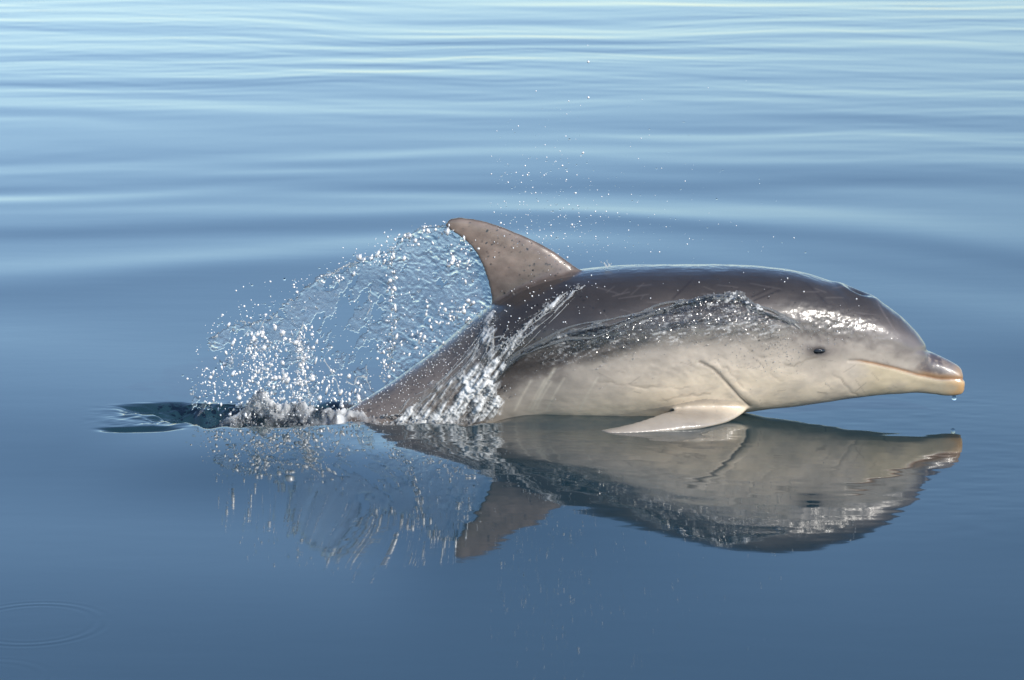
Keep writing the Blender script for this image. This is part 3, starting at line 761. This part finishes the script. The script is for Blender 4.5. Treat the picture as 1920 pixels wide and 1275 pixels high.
# ------------------------------------------------------------------ the film of water sliding along the flank
upper = [(905,735),(935,700),(965,668),(1000,645),(1060,622),(1120,608),(1180,592),(1240,575),(1290,562),(1340,552),(1390,556),(1420,575),(1450,588),(1480,600),(1500,612)]
lower = [(1500,640),(1455,660),(1400,650),(1340,655),(1270,660),(1200,668),(1140,690),(1080,688),(1020,712),(975,745),(930,770)]
def build_film(name, poly, box, st, fn, label, cat, parent=None):
    us = np.arange(box[0], box[2], st); vs = np.arange(box[1], box[3], st); U, W_ = np.meshgrid(us, vs)
    keep = inside(U + 6 * fbm(U / 18, W_ / 18, 0, 3, 81), W_ + 6 * fbm(U / 18, W_ / 18, 4, 3, 82), poly)
    th, dens, foam = fn(U, W_)
    VV = np.zeros(U.shape + (3,)); ok = np.zeros(U.shape, bool)
    for i in range(U.shape[0]):
        for j in range(U.shape[1]):
            if keep[i, j]:
                h_, n_ = hit(U[i, j], W_[i, j])
                if h_ is not None and n_[1] < -.03: VV[i, j] = h_ + n_ * th[i, j]; ok[i, j] = True
    kk = ok[:-1, :-1] & ok[1:, :-1] & ok[:-1, 1:] & ok[1:, 1:]
    gi = np.arange(U.size).reshape(U.shape)
    Fa = np.stack([gi[:-1, :-1], gi[1:, :-1], gi[1:, 1:], gi[:-1, 1:]], -1)[kk]
    used = np.unique(Fa); remap = np.full(U.size, -1); remap[used] = np.arange(len(used))
    me = mesh_np(name, VV.reshape(-1, 3)[used], remap[Fa])
    wash_attr(me, np.clip(dens, 0, 1).ravel()[used], np.clip(foam, 0, 1).ravel()[used])
    return tag(link(name, me, M_film if name == "water_film" else M_wash), label, cat, kind='stuff')
lowline = lerp_curve
def film_fn(U, W_):
    du = seg_dist(U, W_, upper); dl = seg_dist(U, W_, lower)
    agit = sm(960, 1090, U + (W_ - 640) * .6) * (1 - sm(1430, 1510, U) * .5)
    # along the flow coordinates (the stream runs back and down towards the left)
    s_ = (U * .97 - W_ * .22); c_ = (U * .22 + W_ * .97)
    rip = fbm(s_ / 9, c_ / 6, 0, 3, 83)
    th = .0018 + .0085 * np.exp(-((du - 5) / 4.5)**2) + agit * (.0042 * rip + .0009 * fbm(U / 3.6, W_ / 3, 0, 2, 84))
    rip = fbm(s_ / 19, c_ / 7.5, 0, 4, 83); dark_ = sm(-.15, .4, fbm(s_ / 85, c_ / 13, 0, 3, 85))
    dens = .20 + .35 * agit + .65 * np.exp(-((du - 5) / 6)**2) + .35 * agit * dark_
    dens *= sm(0, 40, dl + 3) * (1 - .8 * sm(1430, 1515, U)) * (1 - .6 * sm(18, 60, du) * (1 - agit))
    foam = agit * np.clip(.01 + .6 * sm(.3, .9, fbm(s_ / 9, c_ / 3.4, 0, 3, 86) + .25 * rip) * (1 - .85 * dark_), 0, .85) + .12 * np.exp(-((du - 2) / 2.5)**2)
    return np.maximum(th, .0008), dens, foam
film = build_film("water_film", upper + lower, (895, 540, 1520, 790), 1.6, film_fn,
    "sheet of water sliding back along the dolphin's flank, crinkled with a rolled upper edge", "water film")
wash_poly = [(1100,534),(1060,572),(1000,625),(960,672),(935,725),(950,750),(938,774),(890,794),(720,802),(745,780),(790,742),(840,700),(880,650),(912,600),(925,575),(945,600),(925,650),(960,625),(1010,585),(1050,555)]
def puff_(U, W_): return np.exp(-(((U - 905) / 45)**2 + ((W_ - 725) / 42)**2))
def wash_fn(U, W_):
    s_ = (-U * .62 + W_ * .78); c_ = (U * .78 + W_ * .62)      # streams fall to the lower left
    st_ = fbm(c_ / 5, s_ / 34, 0, 4, 101); cl = fbm(U / 16, W_ / 16, 0, 4, 102)
    low = sm(700, 780, W_)
    th = .004 + .005 * low + .0035 * st_ + .003 * cl + .0012 * fbm(U / 3, W_ / 3, 0, 2, 103) + puff_(U, W_) * .006 * (1 + fbm(U / 14, W_ / 9, 0, 5, 105, .62))
    puff = np.exp(-(((U - 905) / 45)**2 + ((W_ - 725) / 42)**2)); puff = puff + .8 * np.exp(-(((U - 820) / 55)**2 + ((W_ - 785) / 14)**2))
    dens = np.clip(.35 + .55 * st_ + .35 * cl + .45 * low + .5 * puff, 0, 1) * sm(-4, 10, seg_dist(U, W_, wash_poly + wash_poly[:1]))
    foam = np.clip(.26 + .5 * puff + .55 * sm(0, .7, st_ + .5 * cl + .2 * low) + .25 * fbm(U / 4, W_ / 4, 0, 3, 104), 0, .85)
    return np.maximum(th, .001), dens, foam
wash = build_film("wash", wash_poly, (710, 525, 1110, 805), 1.6, wash_fn, "streaming veil of foaming water pouring down the dolphin's side behind the fin", "wash")
# whitish beads standing in for glints on the crinkled film and wet head
sg = Blobs()
for _ in range(800):
    a = rng.uniform(1000, 1520); up_ = np.interp(a, [p_[0] for p_ in upper], [p_[1] for p_ in upper])
    b = up_ + 12 + abs(rng.normal(0, 38))
    if vnoise(a / 40, b / 9, 0, 401) + .3 * rng.normal() < .12: continue
    h_, n_ = hit(a, b)
    if h_ is None: continue
    sg.add(h_ + n_ * .004, rng.uniform(.35, 1.05) * PX, (IV1, IF1), .5)
for cx_, cy_, sx_, sy_, n in ((1400,640,60,30,260),(1470,665,35,16,160),(1555,615,38,10,200),(1110,640,60,12,180)):
    for _ in range(n):
        a, b = rng.normal(cx_, sx_), rng.normal(cy_, sy_); h_, n_ = hit(a, b)
        if h_ is not None: sg.add(h_ + n_ * .001, rng.uniform(.3, .95) * PX, (IV1, IF1), .5)
fr_ = Blobs()
for k in range(4):
    strand([(a + rng.normal(0, 3), b + k * 3.2 + rng.normal(0, 3)) for a, b in upper[1:]], rng.uniform(1.4, 3.8), 4, True, None, 110, 7, fr_)
fro = fr_.build("film_rim", M_clear, .0019, 2); fro.parent = film
sgo = sg.build("glint_beads", M_froth); tag(sgo, "beads and rolled ripples riding on the flank's sheet of water", "beads", kind='stuff')
